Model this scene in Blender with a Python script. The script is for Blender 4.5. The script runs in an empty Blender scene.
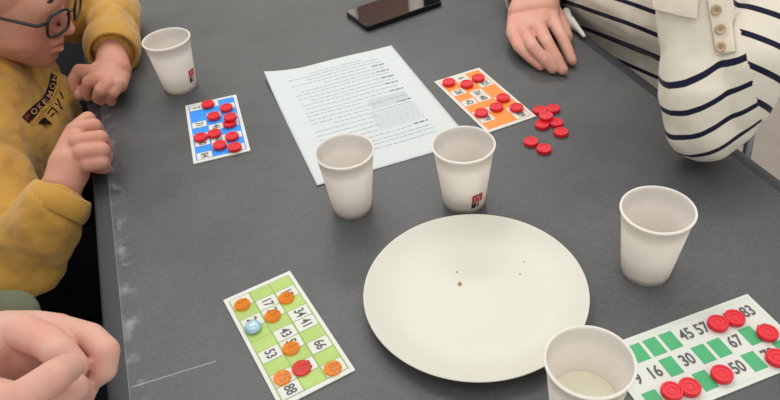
import bpy, bmesh, math, random
import numpy as np
from mathutils import Vector, Matrix, Quaternion
from mathutils.bvhtree import BVHTree
from mathutils.noise import noise as pnoise, noise_vector

random.seed(7)
scene = bpy.context.scene
COL = scene.collection
PI = math.pi
TZ = 0.74                      # height of the table top above the floor

# ---------------------------------------------------------------- camera maths
F, PITCH, ROLL, H = 707.11, 0.698143, -0.103692, 0.544253
CAM = Vector((0, 0, TZ + H))

def ray(u, v):
    X, Y = (u - 390) / F, (200 - v) / F
    x = X * math.cos(ROLL) - Y * math.sin(ROLL)
    y = X * math.sin(ROLL) + Y * math.cos(ROLL)
    return Vector((x, math.cos(PITCH) + y * math.sin(PITCH), -math.sin(PITCH) + y * math.cos(PITCH)))

def P(u, v, z=0.0):
    """a point of the place seen at u,v at height z above the table top"""
    d = ray(u, v)
    s = (z - H) / d.z
    return Vector((d.x * s, d.y * s, TZ + z))

TA = 0.2897                     # heading of the table
TU = Vector((math.cos(TA), math.sin(TA), 0))
TV = Vector((-math.sin(TA), math.cos(TA), 0))
def T(u, v, z=0.0):
    return TU * u + TV * v + Vector((0, 0, TZ + z))

# ---------------------------------------------------------------- materials
def srgb(r, g, b):
    def f(c):
        c /= 255.0
        return c / 12.92 if c <= .04045 else ((c + .055) / 1.055) ** 2.4
    return (f(r), f(g), f(b), 1)

MATS = {}
def mat(name, col, rough=.6, spec=.5, metal=0, noise=0.0, nscale=20, bump=0.0, bscale=200, trans=0, sss=0, sheen=0, coat=0, ior=1.45, emit=0):
    m = bpy.data.materials.new(name); m.use_nodes = True
    nt = m.node_tree; b = nt.nodes['Principled BSDF']
    b.inputs['Base Color'].default_value = col
    b.inputs['Roughness'].default_value = rough
    b.inputs['Specular IOR Level'].default_value = spec
    b.inputs['Metallic'].default_value = metal
    b.inputs['Transmission Weight'].default_value = trans
    b.inputs['IOR'].default_value = ior
    b.inputs['Coat Weight'].default_value = coat
    b.inputs['Sheen Weight'].default_value = sheen
    if sss:
        b.inputs['Subsurface Weight'].default_value = sss
        b.inputs['Subsurface Radius'].default_value = (1, .35, .2)
        b.inputs['Subsurface Scale'].default_value = .006
    tc = nt.nodes.new('ShaderNodeTexCoord')
    if noise:
        n = nt.nodes.new('ShaderNodeTexNoise'); n.inputs['Scale'].default_value = nscale; n.inputs['Detail'].default_value = 5
        nt.links.new(tc.outputs['Object'], n.inputs['Vector'])
        r = nt.nodes.new('ShaderNodeValToRGB')
        c1 = [max(0, c * (1 - noise)) for c in col[:3]] + [1]; c2 = [min(1, c * (1 + noise)) for c in col[:3]] + [1]
        r.color_ramp.elements[0].position = .3; r.color_ramp.elements[1].position = .7
        r.color_ramp.elements[0].color = c1; r.color_ramp.elements[1].color = c2
        nt.links.new(n.outputs['Fac'], r.inputs['Fac']); nt.links.new(r.outputs['Color'], b.inputs['Base Color'])
    if bump:
        n2 = nt.nodes.new('ShaderNodeTexNoise'); n2.inputs['Scale'].default_value = bscale; n2.inputs['Detail'].default_value = 4
        nt.links.new(tc.outputs['Object'], n2.inputs['Vector'])
        bp = nt.nodes.new('ShaderNodeBump'); bp.inputs['Strength'].default_value = bump; bp.inputs['Distance'].default_value = .002
        nt.links.new(n2.outputs['Fac'], bp.inputs['Height']); nt.links.new(bp.outputs['Normal'], b.inputs['Normal'])
    MATS[name] = m
    return m

def paperboard(name, col, tr):
    m = mat(name, col, .55, .35)
    nt = m.node_tree; b = nt.nodes['Principled BSDF']; out = nt.nodes['Material Output']
    t = nt.nodes.new('ShaderNodeBsdfTranslucent'); t.inputs['Color'].default_value = col
    mx = nt.nodes.new('ShaderNodeMixShader'); mx.inputs[0].default_value = tr
    nt.links.new(b.outputs[0], mx.inputs[1]); nt.links.new(t.outputs[0], mx.inputs[2]); nt.links.new(mx.outputs[0], out.inputs['Surface'])
    return m
M_cup = paperboard('cup_paper', srgb(249, 246, 240), .5)
M_cupin = paperboard('cup_inner_paper', srgb(250, 245, 240), .5)
M_plate = mat('plate_glaze', srgb(206, 204, 191), .38, .4, noise=.01, nscale=15)
M_paper = mat('sheet_paper', srgb(201, 206, 205), .7, .3, noise=.01)
M_ink = mat('print_ink', srgb(152, 158, 160), .7, .2)
M_inkdark = mat('print_ink_bold', srgb(104, 108, 112), .7, .2)
M_inkpale = mat('print_ink_pale', srgb(170, 176, 177), .7, .2)
M_card = mat('card_stock', srgb(208, 208, 200), .45, .5)
M_number = mat('card_number_ink', srgb(84, 84, 86), .5, .4)
M_green = mat('card_green_ink', srgb(74, 166, 110), .5, .4)
M_gline = mat('card_pale_green_line', srgb(186, 212, 190), .5, .4)
M_lime = mat('card_lime_ink', srgb(166, 192, 106), .5, .4, noise=.10, nscale=25)
M_limed = mat('card_lime_line', srgb(120, 150, 74), .5, .4)
M_blue = mat('card_blue_ink', srgb(44, 138, 226), .5, .4)
M_orange = mat('card_orange_ink', srgb(244, 140, 62), .5, .4)
M_red = mat('red_token_plastic', srgb(214, 22, 40), .35, .5)
M_phone = mat('phone_body', srgb(12, 12, 15), .3, .5)
M_glassblk = mat('phone_glass', srgb(20, 18, 21), .03, .9, ior=2.0)
M_crumb = mat('bread_crumb', srgb(166, 124, 78), .9)
M_floor = mat('floor_vinyl', srgb(150, 139, 128), .5, .4, noise=.06, nscale=9)
M_wall = mat('wall_paint', srgb(214, 208, 198), .8, .2, noise=.02, nscale=3)
M_door = mat('door_wood', srgb(106, 72, 58), .5, .4, noise=.2, nscale=5)
M_mustard = mat('mustard_fleece', srgb(188, 142, 66), .95, .1, noise=.10, nscale=16, bump=.5, bscale=420, sheen=.25)
M_mustard2 = mat('mustard_piping', srgb(188, 146, 70), .9, .1, noise=.06, nscale=16)
M_printdark = mat('chest_print_dark', srgb(40, 28, 24), .8, .1)
M_printpale = mat('chest_print_pale', srgb(176, 138, 104), .8, .1)
M_printred = mat('chest_print_red', srgb(140, 52, 44), .8, .1)
M_navy = mat('dark_navy_cloth', srgb(17, 17, 23), .95, .1, noise=.2, nscale=14, bump=.3, bscale=300)
M_black = mat('black_plastic', srgb(11, 11, 14), .85, .12)
M_denim = mat('blue_denim', srgb(92, 112, 142), .9, .1, noise=.15, nscale=120)
M_olive = mat('olive_cloth', srgb(104, 106, 86), .95, .1, noise=.08, nscale=60, bump=.3)
M_grey = mat('grey_knit', srgb(134, 134, 134), .95, .1, noise=.08, nscale=60, bump=.3)
M_white = mat('white_cloth', srgb(206, 202, 194), .9, .1, noise=.04, nscale=60)
M_cream = mat('cream_knit', srgb(216, 206, 188), .95, .1, noise=.03, nscale=90, bump=.5, bscale=500)
M_button = mat('horn_button', srgb(176, 150, 116), .4, .5, noise=.15, nscale=200)
M_frame = mat('glasses_frame', srgb(20, 22, 30), .25, .6)
M_hair = mat('dark_hair', srgb(38, 28, 24), .6, .4, noise=.3, nscale=120)
M_eye = mat('eye_white', srgb(215, 208, 202), .2, .6)
M_iris = mat('eye_iris', srgb(50, 34, 26), .15, .6)
M_nail = mat('nail', srgb(222, 172, 158), .3, .5)
M_metal = mat('brushed_metal', srgb(120, 120, 122), .35, .5, metal=1)
M_lip = mat('lip', srgb(168, 108, 98), .5, .4, sss=.1)
M_logored = mat('cup_mark_red', srgb(188, 40, 52), .5)
M_logodark = mat('cup_mark_dark', srgb(70, 52, 50), .5)

def glassy(name, col, rough, trans, ior=1.45):
    return mat(name, col, rough, .5, trans=trans, ior=ior)
def chip_mat(name, col, t, tc):
    m = mat(name, col, .15, .5)
    nt = m.node_tree; b = nt.nodes['Principled BSDF']; out = nt.nodes['Material Output']
    tr = nt.nodes.new('ShaderNodeBsdfTransparent'); tr.inputs['Color'].default_value = tc
    mx = nt.nodes.new('ShaderNodeMixShader'); mx.inputs[0].default_value = t
    nt.links.new(b.outputs[0], mx.inputs[1]); nt.links.new(tr.outputs[0], mx.inputs[2]); nt.links.new(mx.outputs[0], out.inputs['Surface'])
    return m
M_chip_o = chip_mat('orange_translucent_plastic', srgb(248, 170, 70), .72, srgb(255, 214, 140))
M_chip_r = chip_mat('red_translucent_plastic', srgb(232, 70, 54), .66, srgb(250, 150, 126))
M_bead = mat('pale_blue_glass', srgb(176, 216, 238), .06, .8, trans=.25, ior=1.6, coat=1)
M_lens = glassy('lens_glass', srgb(245, 248, 250), .02, 1.0, 1.05)
M_drink = glassy('pale_drink', srgb(246, 243, 220), .03, .12, 1.33)

def skin(name, col, red=.16):
    m = mat(name, col, .52, .35, noise=.0, sss=.12, bump=.12, bscale=260)
    nt = m.node_tree; b = nt.nodes['Principled BSDF']; tc = nt.nodes['Texture Coordinate']
    n = nt.nodes.new('ShaderNodeTexNoise'); n.inputs['Scale'].default_value = 38; n.inputs['Detail'].default_value = 4
    r = nt.nodes.new('ShaderNodeValToRGB')
    r.color_ramp.elements[0].position = .36; r.color_ramp.elements[1].position = .68
    r.color_ramp.elements[0].color = col
    r.color_ramp.elements[1].color = (col[0] * 1.02, col[1] * (1 - red), col[2] * (1 - red), 1)
    nt.links.new(tc.outputs['Object'], n.inputs['Vector']); nt.links.new(n.outputs['Fac'], r.inputs['Fac']); nt.links.new(r.outputs['Color'], b.inputs['Base Color'])
    return m
M_skin_boy = skin('skin_boy', srgb(192, 142, 120))
M_skin_adult = skin('skin_adult', srgb(202, 160, 143))
M_skin_far = skin('skin_far', srgb(204, 156, 136))

# striped jersey: the stripe coordinate is stored on the mesh ("stripe", in stripe periods)
def striped():
    m = mat('striped_jersey', srgb(216, 208, 192), .95, .1, bump=.4, bscale=600, sheen=.1)
    nt = m.node_tree; b = nt.nodes['Principled BSDF']
    a = nt.nodes.new('ShaderNodeAttribute'); a.attribute_name = 'stripe'
    fr = nt.nodes.new('ShaderNodeMath'); fr.operation = 'FRACT'
    nt.links.new(a.outputs['Fac'], fr.inputs[0])
    r = nt.nodes.new('ShaderNodeValToRGB')
    r.color_ramp.elements[0].position = .0; r.color_ramp.elements[0].color = srgb(216, 208, 192)
    e = r.color_ramp.elements[1]; e.position = .38; e.color = srgb(216, 208, 192)
    for p, c in ((.405, srgb(28, 30, 50)), (.595, srgb(28, 30, 50)), (.62, srgb(216, 208, 192))):
        q = r.color_ramp.elements.new(p); q.color = c
    nt.links.new(fr.outputs[0], r.inputs['Fac']); nt.links.new(r.outputs['Color'], b.inputs['Base Color'])
    return m
M_stripe = striped()

# table top: mottled dark grey laminate, worn pale along the border strip, one long scratch
def table_mat():
    m = mat('table_laminate', srgb(88, 89, 92), .42, .5)
    nt = m.node_tree; b = nt.nodes['Principled BSDF']; L = nt.links.new; N = nt.nodes.new
    tc = nt.nodes['Texture Coordinate']
    n1 = N('ShaderNodeTexNoise'); n1.inputs['Scale'].default_value = 6; n1.inputs['Detail'].default_value = 6; n1.inputs['Roughness'].default_value = .6
    n2 = N('ShaderNodeTexNoise'); n2.inputs['Scale'].default_value = 260; n2.inputs['Detail'].default_value = 2
    L(tc.outputs['Object'], n1.inputs['Vector']); L(tc.outputs['Object'], n2.inputs['Vector'])
    r1 = N('ShaderNodeValToRGB'); r1.color_ramp.elements[0].position = .35; r1.color_ramp.elements[1].position = .7
    r1.color_ramp.elements[0].color = srgb(69, 70, 71); r1.color_ramp.elements[1].color = srgb(85, 86, 86)
    L(n1.outputs['Fac'], r1.inputs['Fac'])
    r2 = N('ShaderNodeValToRGB'); r2.color_ramp.elements[0].position = .3; r2.color_ramp.elements[1].position = .75
    r2.color_ramp.elements[0].color = (.86, .86, .86, 1); r2.color_ramp.elements[1].color = (1.12, 1.12, 1.12, 1)
    L(n2.outputs['Fac'], r2.inputs['Fac'])
    mul = N('ShaderNodeMix'); mul.data_type = 'RGBA'; mul.blend_type = 'MULTIPLY'; mul.inputs[0].default_value = 1
    L(r1.outputs['Color'], mul.inputs[6]); L(r2.outputs['Color'], mul.inputs[7])
    sep = N('ShaderNodeSeparateXYZ'); L(tc.outputs['Object'], sep.inputs[0])
    def math_(op, a, bb=None, c=None):
        q = N('ShaderNodeMath'); q.operation = op
        for i, x in enumerate((a, bb, c)):
            if x is None: continue
            if isinstance(x, (int, float)): q.inputs[i].default_value = x
            else: L(x, q.inputs[i])
        return q.outputs[0]
    # scuffs: patches in a band just inside the border strip on the -x side
    band = math_('SUBTRACT', 1, math_('MINIMUM', 1, math_('DIVIDE', math_('ABSOLUTE', math_('SUBTRACT', sep.outputs[0], -.3555)), .013)))
    n3 = N('ShaderNodeTexNoise'); n3.inputs['Scale'].default_value = 46; n3.inputs['Detail'].default_value = 5
    L(tc.outputs['Object'], n3.inputs['Vector'])
    sc = math_('MULTIPLY', band, math_('MINIMUM', 1, math_('MAXIMUM', 0, math_('MULTIPLY', math_('SUBTRACT', n3.outputs['Fac'], .50), 5))))
    line = math_('SUBTRACT', 1, math_('MINIMUM', 1, math_('DIVIDE', math_('ABSOLUTE', math_('SUBTRACT', sep.outputs[0], -.3625)), .0012)))
    # long scratch: straight segment between two points of the top (object space)
    ox, oy, ex, ey = SCR
    dx, dy = ex - ox, ey - oy; ll = math.hypot(dx, dy); dx /= ll; dy /= ll
    px = math_('SUBTRACT', sep.outputs[0], ox); py = math_('SUBTRACT', sep.outputs[1], oy)
    along = math_('ADD', math_('MULTIPLY', px, dx), math_('MULTIPLY', py, dy))
    side = math_('ABSOLUTE', math_('ADD', math_('MULTIPLY', px, -dy), math_('MULTIPLY', py, dx)))
    inn = math_('MULTIPLY', math_('GREATER_THAN', along, 0), math_('LESS_THAN', along, ll))
    scr = math_('MULTIPLY', inn, math_('SUBTRACT', 1, math_('MINIMUM', 1, math_('DIVIDE', side, .0012))))
    tot = math_('MINIMUM', 1, math_('ADD', math_('ADD', math_('MULTIPLY', sc, .42), math_('MULTIPLY', line, .2)), math_('MULTIPLY', scr, .55)))
    mx = N('ShaderNodeMix'); mx.data_type = 'RGBA'; mx.inputs[7].default_value = srgb(176, 178, 178)
    L(tot, mx.inputs[0]); L(mul.outputs[2], mx.inputs[6]); L(mx.outputs[2], b.inputs['Base Color'])
    rr = N('ShaderNodeMapRange'); rr.inputs[1].default_value = .3; rr.inputs[2].default_value = .7; rr.inputs[3].default_value = .36; rr.inputs[4].default_value = .5
    L(n1.outputs['Fac'], rr.inputs[0]); L(rr.outputs[0], b.inputs['Roughness'])
    return m

# ---------------------------------------------------------------- object helpers
def new_mesh_obj(name, me, mats, parent=None, smooth=True):
    o = bpy.data.objects.new(name, me); COL.objects.link(o)
    if not isinstance(mats, (list, tuple)): mats = [mats]
    for m in mats: me.materials.append(m)
    if smooth:
        for p in me.polygons: p.use_smooth = True
    if parent is not None:
        o.parent = parent
        if parent.parent is None: o.matrix_parent_inverse = Matrix.Identity(4)
    return o

def from_bm(name, bm, mats, parent=None, smooth=True):
    me = bpy.data.meshes.new(name); bm.to_mesh(me); bm.free()
    return new_mesh_obj(name, me, mats, parent, smooth)

def auto_smooth(o, ang=40):
    me = o.data
    for p in me.polygons: p.use_smooth = True
    bm = bmesh.new(); bm.from_mesh(me)
    for e in bm.edges:
        e.smooth = not (len(e.link_faces) == 2 and e.calc_face_angle(0) > math.radians(ang))
    bm.to_mesh(me); bm.free()
    return o

def thing(name, label, cat, loc=(0, 0, 0), rotz=0, group=None):
    o = bpy.data.objects.new(name, None); COL.objects.link(o)
    o.location = loc; o.rotation_euler = (0, 0, rotz); o.empty_display_size = .02
    return tag(o, label, cat, group)

def tag(o, label, cat, group=None):
    o['label'] = label; o['category'] = cat
    if group: o['group'] = group
    return o

def add_box(bm, x0, x1, y0, y1, z0, z1, mi=0, M=None):
    vs = [bm.verts.new(Vector(c)) for c in ((x0, y0, z0), (x1, y0, z0), (x1, y1, z0), (x0, y1, z0), (x0, y0, z1), (x1, y0, z1), (x1, y1, z1), (x0, y1, z1))]
    if M is not None:
        for v in vs: v.co = M @ v.co
    for f in ((3, 2, 1, 0), (4, 5, 6, 7), (0, 1, 5, 4), (1, 2, 6, 5), (2, 3, 7, 6), (3, 0, 4, 7)):
        fa = bm.faces.new([vs[i] for i in f]); fa.material_index = mi
    return vs

def add_quad(bm, x0, x1, y0, y1, z, mi=0):
    f = bm.faces.new([bm.verts.new((x0, y0, z)), bm.verts.new((x1, y0, z)), bm.verts.new((x1, y1, z)), bm.verts.new((x0, y1, z))])
    f.material_index = mi

def bevel(bm, w, seg=2, ang=30):
    es = [e for e in bm.edges if len(e.link_faces) == 2 and e.calc_face_angle(0) > math.radians(ang)]
    bmesh.ops.bevel(bm, geom=es, offset=w, segments=seg, profile=.5, affect='EDGES')

def lathe(bm, prof, n=64, mi=0, c=(0, 0, 0), close=False):
    rings = []
    for r, z in prof:
        if r < 1e-7: rings.append([bm.verts.new((c[0], c[1], c[2] + z))])
        else: rings.append([bm.verts.new((c[0] + r * math.cos(2 * PI * i / n), c[1] + r * math.sin(2 * PI * i / n), c[2] + z)) for i in range(n)])
    prs = list(zip(rings, rings[1:]))
    if close: prs.append((rings[-1], rings[0]))
    for k, (a, b) in enumerate(prs):
        m = mi[k] if isinstance(mi, list) else mi
        for i in range(n):
            j = (i + 1) % n
            if len(a) == 1 and len(b) == 1: continue
            if len(a) == 1: f = bm.faces.new([a[0], b[i], b[j]])
            elif len(b) == 1: f = bm.faces.new([a[i], a[j], b[0]])
            else: f = bm.faces.new([a[i], a[j], b[j], b[i]])
            f.material_index = m
    return rings

def tube(bm, pts, r, n=12, closed=False, mi=0, caps=True):
    pts = [Vector(p) for p in pts]; N_ = len(pts)
    rs = r if isinstance(r, (list, tuple)) else [r] * N_
    rings = []; up = None
    for i, p in enumerate(pts):
        if closed: d = pts[(i + 1) % N_] - pts[i - 1]
        else: d = pts[min(i + 1, N_ - 1)] - pts[max(i - 1, 0)]
        d.normalize()
        if up is None: up = Vector((0, 0, 1)) if abs(d.z) < .9 else Vector((1, 0, 0))
        a = d.cross(up)
        if a.length < 1e-6: a = d.orthogonal()
        a.normalize(); b = a.cross(d).normalized(); up = b
        rings.append([bm.verts.new(p + rs[i] * (math.cos(2 * PI * k / n) * a + math.sin(2 * PI * k / n) * b)) for k in range(n)])
    for i in range(N_ if closed else N_ - 1):
        A, B = rings[i], rings[(i + 1) % N_]
        for k in range(n):
            f = bm.faces.new([A[k], A[(k + 1) % n], B[(k + 1) % n], B[k]]); f.material_index = mi
    if caps and not closed:
        bm.faces.new(rings[0][::-1]).material_index = mi; bm.faces.new(rings[-1]).material_index = mi

# organic shapes: hulls of spheres fused into ONE continuous skin
_ico = None
def _icopts():
    global _ico
    if _ico is None:
        b = bmesh.new(); bmesh.ops.create_icosphere(b, subdivisions=3, radius=1); _ico = [v.co.copy() for v in b.verts]; b.free()
    return _ico

def hull(bm, sph):
    """convex hull of spheres (centre, radius)"""
    t = bmesh.new()
    for c, r in sph:
        c = Vector(c)
        for p in _icopts(): t.verts.new(c + p * r)
    res = bmesh.ops.convex_hull(t, input=t.verts)
    inner = [g for g in set(res['geom_interior']) | set(res['geom_unused']) if isinstance(g, bmesh.types.BMVert)]
    bmesh.ops.delete(t, geom=inner, context='VERTS')
    me = bpy.data.meshes.new('t'); t.to_mesh(me); t.free(); bm.from_mesh(me); bpy.data.meshes.remove(me)

def chain(bm, pts):
    for a, b in zip(pts, pts[1:]): hull(bm, [a, b])

def ellip(bm, c, rad, M=None):
    t = bmesh.new(); bmesh.ops.create_icosphere(t, subdivisions=4, radius=1)
    for v in t.verts:
        q = Vector((v.co.x * rad[0], v.co.y * rad[1], v.co.z * rad[2])) + Vector(c)
        v.co = M @ q if M is not None else q
    me = bpy.data.meshes.new('t'); t.to_mesh(me); t.free(); bm.from_mesh(me); bpy.data.meshes.remove(me)

def fuse(name, bm, m, parent=None, voxel=.002, smooth=6, factor=.5):
    me = bpy.data.meshes.new(name); bm.to_mesh(me); bm.free()
    o = bpy.data.objects.new(name, me); COL.objects.link(o)
    r = o.modifiers.new('r', 'REMESH'); r.mode = 'VOXEL'; r.voxel_size = voxel; r.adaptivity = 0
    s = o.modifiers.new('s', 'SMOOTH'); s.iterations = smooth; s.factor = factor
    dg = bpy.context.evaluated_depsgraph_get(); dg.update()
    me2 = bpy.data.meshes.new_from_object(o.evaluated_get(dg))
    bpy.data.objects.remove(o); bpy.data.meshes.remove(me)
    me2.name = name
    return new_mesh_obj(name, me2, m, parent)

def wrinkle(o, amp, scale, dirn=None, seed=0, stretch=1.0):
    """cloth folds: push the surface in and out along its normals"""
    me = o.data; me.update()
    off = Vector((seed * 3.1, seed * 1.7, seed))
    cos = [v.co.copy() for v in me.vertices]; nor = [v.normal.copy() for v in me.vertices]
    for v, c, n in zip(me.vertices, cos, nor):
        q = c * scale
        if dirn is not None:
            d = c.dot(dirn) * scale * (stretch - 1)
            q = q + dirn * d
        w = pnoise(q + off) + .45 * pnoise(q * 2.1 + off)
        v.co = c + n * (amp * w)
    me.update()

def text_mesh(s, size, mtx, xs=1.0, font_off=0.0):
    cu = bpy.data.curves.new('t', 'FONT'); cu.body = s; cu.size = size; cu.align_x = 'CENTER'; cu.align_y = 'CENTER'; cu.offset = font_off; cu.resolution_u = 3
    o = bpy.data.objects.new('t', cu); COL.objects.link(o)
    dg = bpy.context.evaluated_depsgraph_get(); dg.update()
    me = bpy.data.meshes.new_from_object(o.evaluated_get(dg))
    bpy.data.objects.remove(o); bpy.data.curves.remove(cu)
    for v in me.vertices: v.co = mtx @ Vector((v.co.x * xs, v.co.y, 0))
    return me

# ================================================================ SETTING
def struct(name, bm, m, smooth=False):
    o = from_bm(name, bm, m, None, smooth); o['kind'] = 'structure'; return o
bm = bmesh.new(); add_box(bm, -3.2, 3.6, -1.6, 5.2, -.05, 0); struct('floor', bm, M_floor)
bm = bmesh.new(); add_box(bm, -3.2, 3.6, 5.2, 5.3, 0, 4.2); struct('wall_back', bm, M_wall)
bm = bmesh.new(); add_box(bm, -3.2, 3.6, 5.18, 5.2, 0, .09); struct('baseboard_back', bm, M_door)
bm = bmesh.new()
add_box(bm, -.12, .76, 5.16, 5.2, 0, 2.05)
for x0, x1 in ((-.18, -.12), (.76, .82)): add_box(bm, x0, x1, 5.15, 5.2, 0, 2.11)
add_box(bm, -.12, .76, 5.15, 5.2, 2.05, 2.11)
door = struct('door_1', bm, M_door)
bm = bmesh.new(); tube(bm, [(-.03, 5.16, 1.0), (-.03, 5.11, 1.0), (.08, 5.11, 1.0)], .009); from_bm('door_handle', bm, M_metal, door)

# ================================================================ TABLE
TL, TR_, TB, TF = -.1555, .612, -.12, 2.3        # edges in table frame (u: left, right, v: near, far)
cu_, cv_ = (TL + TR_) / 2, (TB + TF) / 2
tc0 = T(cu_, cv_); tc0.z = 0
def tloc(p):                                # world to table-object space
    q = p - tc0; return (q.dot(TU), q.dot(TV))
a = tloc(P(132, 387)); b = tloc(P(216, 361)); SCR = (a[0], a[1], b[0], b[1])
M_table = table_mat()
M_tedge = mat('table_border_strip', srgb(52, 53, 56), .5, .4, noise=.06, nscale=60)
table = thing('table', 'long dark grey table under the plate, cups and number cards', 'table', tc0, TA)
hw, hl = (TR_ - TL) / 2, (TF - TB) / 2
bm = bmesh.new(); add_box(bm, -hw + .021, hw - .021, -hl + .021, hl - .021, TZ - .024, TZ)
from_bm('tabletop', bm, M_table, table, False)
bm = bmesh.new()
prof = [(.0, 0), (.0, -.024), (.017, -.024), (.0205, -.021), (.022, -.012), (.0205, -.0045), (.017, -.0018), (.008, 0)]
ring = []
for sx, sy in ((-1, -1), (1, -1), (1, 1), (-1, 1)):
    ring.append([bm.verts.new((sx * (hw - .021 + d), sy * (hl - .021 + d), TZ + z)) for d, z in prof])
for i in range(4):
    A, B = ring[i], ring[(i + 1) % 4]
    for k in range(len(prof)):
        j = (k + 1) % len(prof); bm.faces.new([A[k], A[j], B[j], B[k]])
auto_smooth(from_bm('border_strip', bm, M_tedge, table), 50)
bm = bmesh.new()
for x0, x1, y0, y1 in ((-hw + .08, hw - .08, -hl + .08, -hl + .11), (-hw + .08, hw - .08, hl - .11, hl - .08), (-hw + .08, -hw + .11, -hl + .11, hl - .11), (hw - .11, hw - .08, -hl + .11, hl - .11)):
    add_box(bm, x0, x1, y0, y1, TZ - .074, TZ - .024)
from_bm('apron', bm, M_black, table, False)
for sx in (-1, 1):
    for sy in (-1, 1):
        bm = bmesh.new(); x, y = sx * (hw - .1), sy * (hl - .1)
        add_box(bm, x - .022, x + .022, y - .022, y + .022, 0, TZ - .074); bevel(bm, .004)
        from_bm('leg', bm, M_black, table, False)

# ================================================================ PLATE
pc = P(0, 0); pc = Vector((.0747, .4790, TZ))
R = .1110
prof = [(0, .0030), (.05, .0030), (.072, .0034), (.085, .0058), (.096, .0100), (.104, .0136), (R - .0012, .0166), (R, .0172), (R + .0006, .0164), (R - .0006, .0150),
        (.104, .0112), (.094, .0068), (.080, .0022), (.066, .0012), (.064, 0), (.060, 0), (.058, .0012), (0, .0012)]
bm = bmesh.new(); lathe(bm, prof, 128)
bmesh.ops.recalc_face_normals(bm, faces=bm.faces)
plate = from_bm('plate', bm, M_plate); plate.location = pc
tag(plate, 'large round cream plate, empty but for crumbs, in the middle of the table', 'plate')
for i, (px, py, s, lab) in enumerate(((460, 284, .0019, 'largest brown crumb, near the centre of the cream plate'), (457, 272, .0009, 'tiny crumb just beyond the largest crumb on the plate'),
                            (524, 262, .0009, 'tiny pale crumb on the right side of the plate, farther from viewer'), (520, 274, .0008, 'faint tiny crumb on the right side of the plate, nearer to viewer'))):
    q = P(px, py, .0034); bm = bmesh.new(); bmesh.ops.create_icosphere(bm, subdivisions=3, radius=s)
    for v in bm.verts: v.co *= 1 + .35 * pnoise(v.co * 900 + Vector((i, 0, 0))); v.co.z *= .7
    o = from_bm('crumb', bm, M_crumb); q.z = TZ + .003 + s * .55; o.location = q
    tag(o, lab, 'crumb', 'crumbs on the plate')

# ================================================================ CUPS
def cup_mesh():
    h, rt, rb, w = .0825, .0341, .0243, .0006
    bm = bmesh.new()
    t_ = lambda z: rb + (rt - rb) * z / h
    prof = [(rb - w, .0), (rb, 0.0), (t_(.03), .03), (t_(.06), .06), (rt, h - .0022)]
    for k in range(9):                           # rolled rim
        a = -PI / 2 + k * PI * 1.25 / 8
        prof.append((rt + .0001 + .0014 * math.cos(a), h - .0010 + .0014 * math.sin(a)))
    n_out = len(prof) - 1
    prof += [(rt - w, h - .002), (t_(.06) - w, .06), (t_(.03) - w, .03), (t_(.006) - w, .006), (rb - w, .0045)]
    mi = [0] * n_out + [1] * (len(prof) - n_out)
    lathe(bm, prof, 72, mi, close=True)
    bmesh.ops.recalc_face_normals(bm, faces=bm.faces)
    me = bpy.data.meshes.new('cup_wall'); bm.to_mesh(me); bm.free()
    bm = bmesh.new(); lathe(bm, [(0, .0060), (.0225, .0060), (.0238, .0062), (.0238, .0052), (.0225, .0048), (0, .0048)], 72)
    bmesh.ops.recalc_face_normals(bm, faces=bm.faces)
    m2 = bpy.data.meshes.new('cup_bottom'); bm.to_mesh(m2); bm.free()
    return me, m2
cm1, cm2 = cup_mesh()
for m in (M_cup, M_cupin): cm1.materials.append(m)
cm2.materials.append(M_cupin)
for mm in (cm1, cm2):
    for p in mm.polygons: p.use_smooth = True
def cup_mark(root, az, k=.0030):
    """small red and dark printed square low on the cup wall"""
    h, rt, rb = .0825, .0341, .0243
    def pt(s, z, e): r = rb + (rt - rb) * z / h + e; t = az + s / r; return (r * math.cos(t), r * math.sin(t), z)
    bm = bmesh.new()
    def patch(s0, s1, z0, z1, mi, e):
        n = 6; A = [bm.verts.new(pt(s0 + (s1 - s0) * i / n, z0, e)) for i in range(n + 1)]; B = [bm.verts.new(pt(s0 + (s1 - s0) * i / n, z1, e)) for i in range(n + 1)]
        for i in range(n): bm.faces.new([A[i], A[i + 1], B[i + 1], B[i]]).material_index = mi
    patch(-.0070, .0070, .0135 + k, .0255 + k, 0, .00015)
    patch(-.0070, -.0010, .0050 + k, .0130 + k, 1, .00015)
    patch(.0005, .0025, .0050 + k, .0130 + k, 1, .00015)
    patch(-.0040, -.0032, .0155 + k, .0225 + k, 2, .0003); patch(-.0012, .0012, .0200 + k, .0222 + k, 2, .0003); patch(.0026, .0034, .0155 + k, .0225 + k, 2, .0003)
    patch(-.0018, .0018, .0160 + k, .0168 + k, 2, .0003)
    o = from_bm('printed_mark', bm, [M_logored, M_logodark, M_card], root); o['label'] = 'small red and dark printed mark'
def cup(loc, label, az=None, k=.0030):
    t = thing('paper_cup', label, 'cup', (loc[0], loc[1], TZ), random.random() * 6, 'paper cups on the table')
    for n, me in (('wall', cm1), ('base', cm2)):
        o = bpy.data.objects.new(n, me); COL.objects.link(o); o.parent = t
    if az is not None:
        t.rotation_euler[2] = 0; cup_mark(t, az, k)
    return t
cup((-.3035, .9716), 'white paper cup farthest away, beside the mustard sleeve, with a red mark', az=-.40, k=.0085)
cB = cup((-.0450, .6442), 'plain white paper cup standing on the lower edge of the printed sheet')
cup((.0872, .6335), 'white paper cup with a small red mark, just behind the cream plate', az=-1.12)
cup((.2545, .4959), 'plain white paper cup alone to the right of the plate, facing the striped sleeve')
cB.scale = (.95, .95, 1)
cE = cup((.1420, .3318), 'nearest white paper cup, between plate and green card, with pale drink inside')
bm = bmesh.new(); lathe(bm, [(0, .0066), (.0240, .0066), (.0271, .0320), (0, .0320)], 64)
bmesh.ops.recalc_face_normals(bm, faces=bm.faces)
dr = from_bm('drink', bm, M_drink); auto_smooth(dr); dr.location = (.1420, .3318, TZ); tag(dr, 'pale yellowish drink low inside the nearest cup', 'drink')

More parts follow.
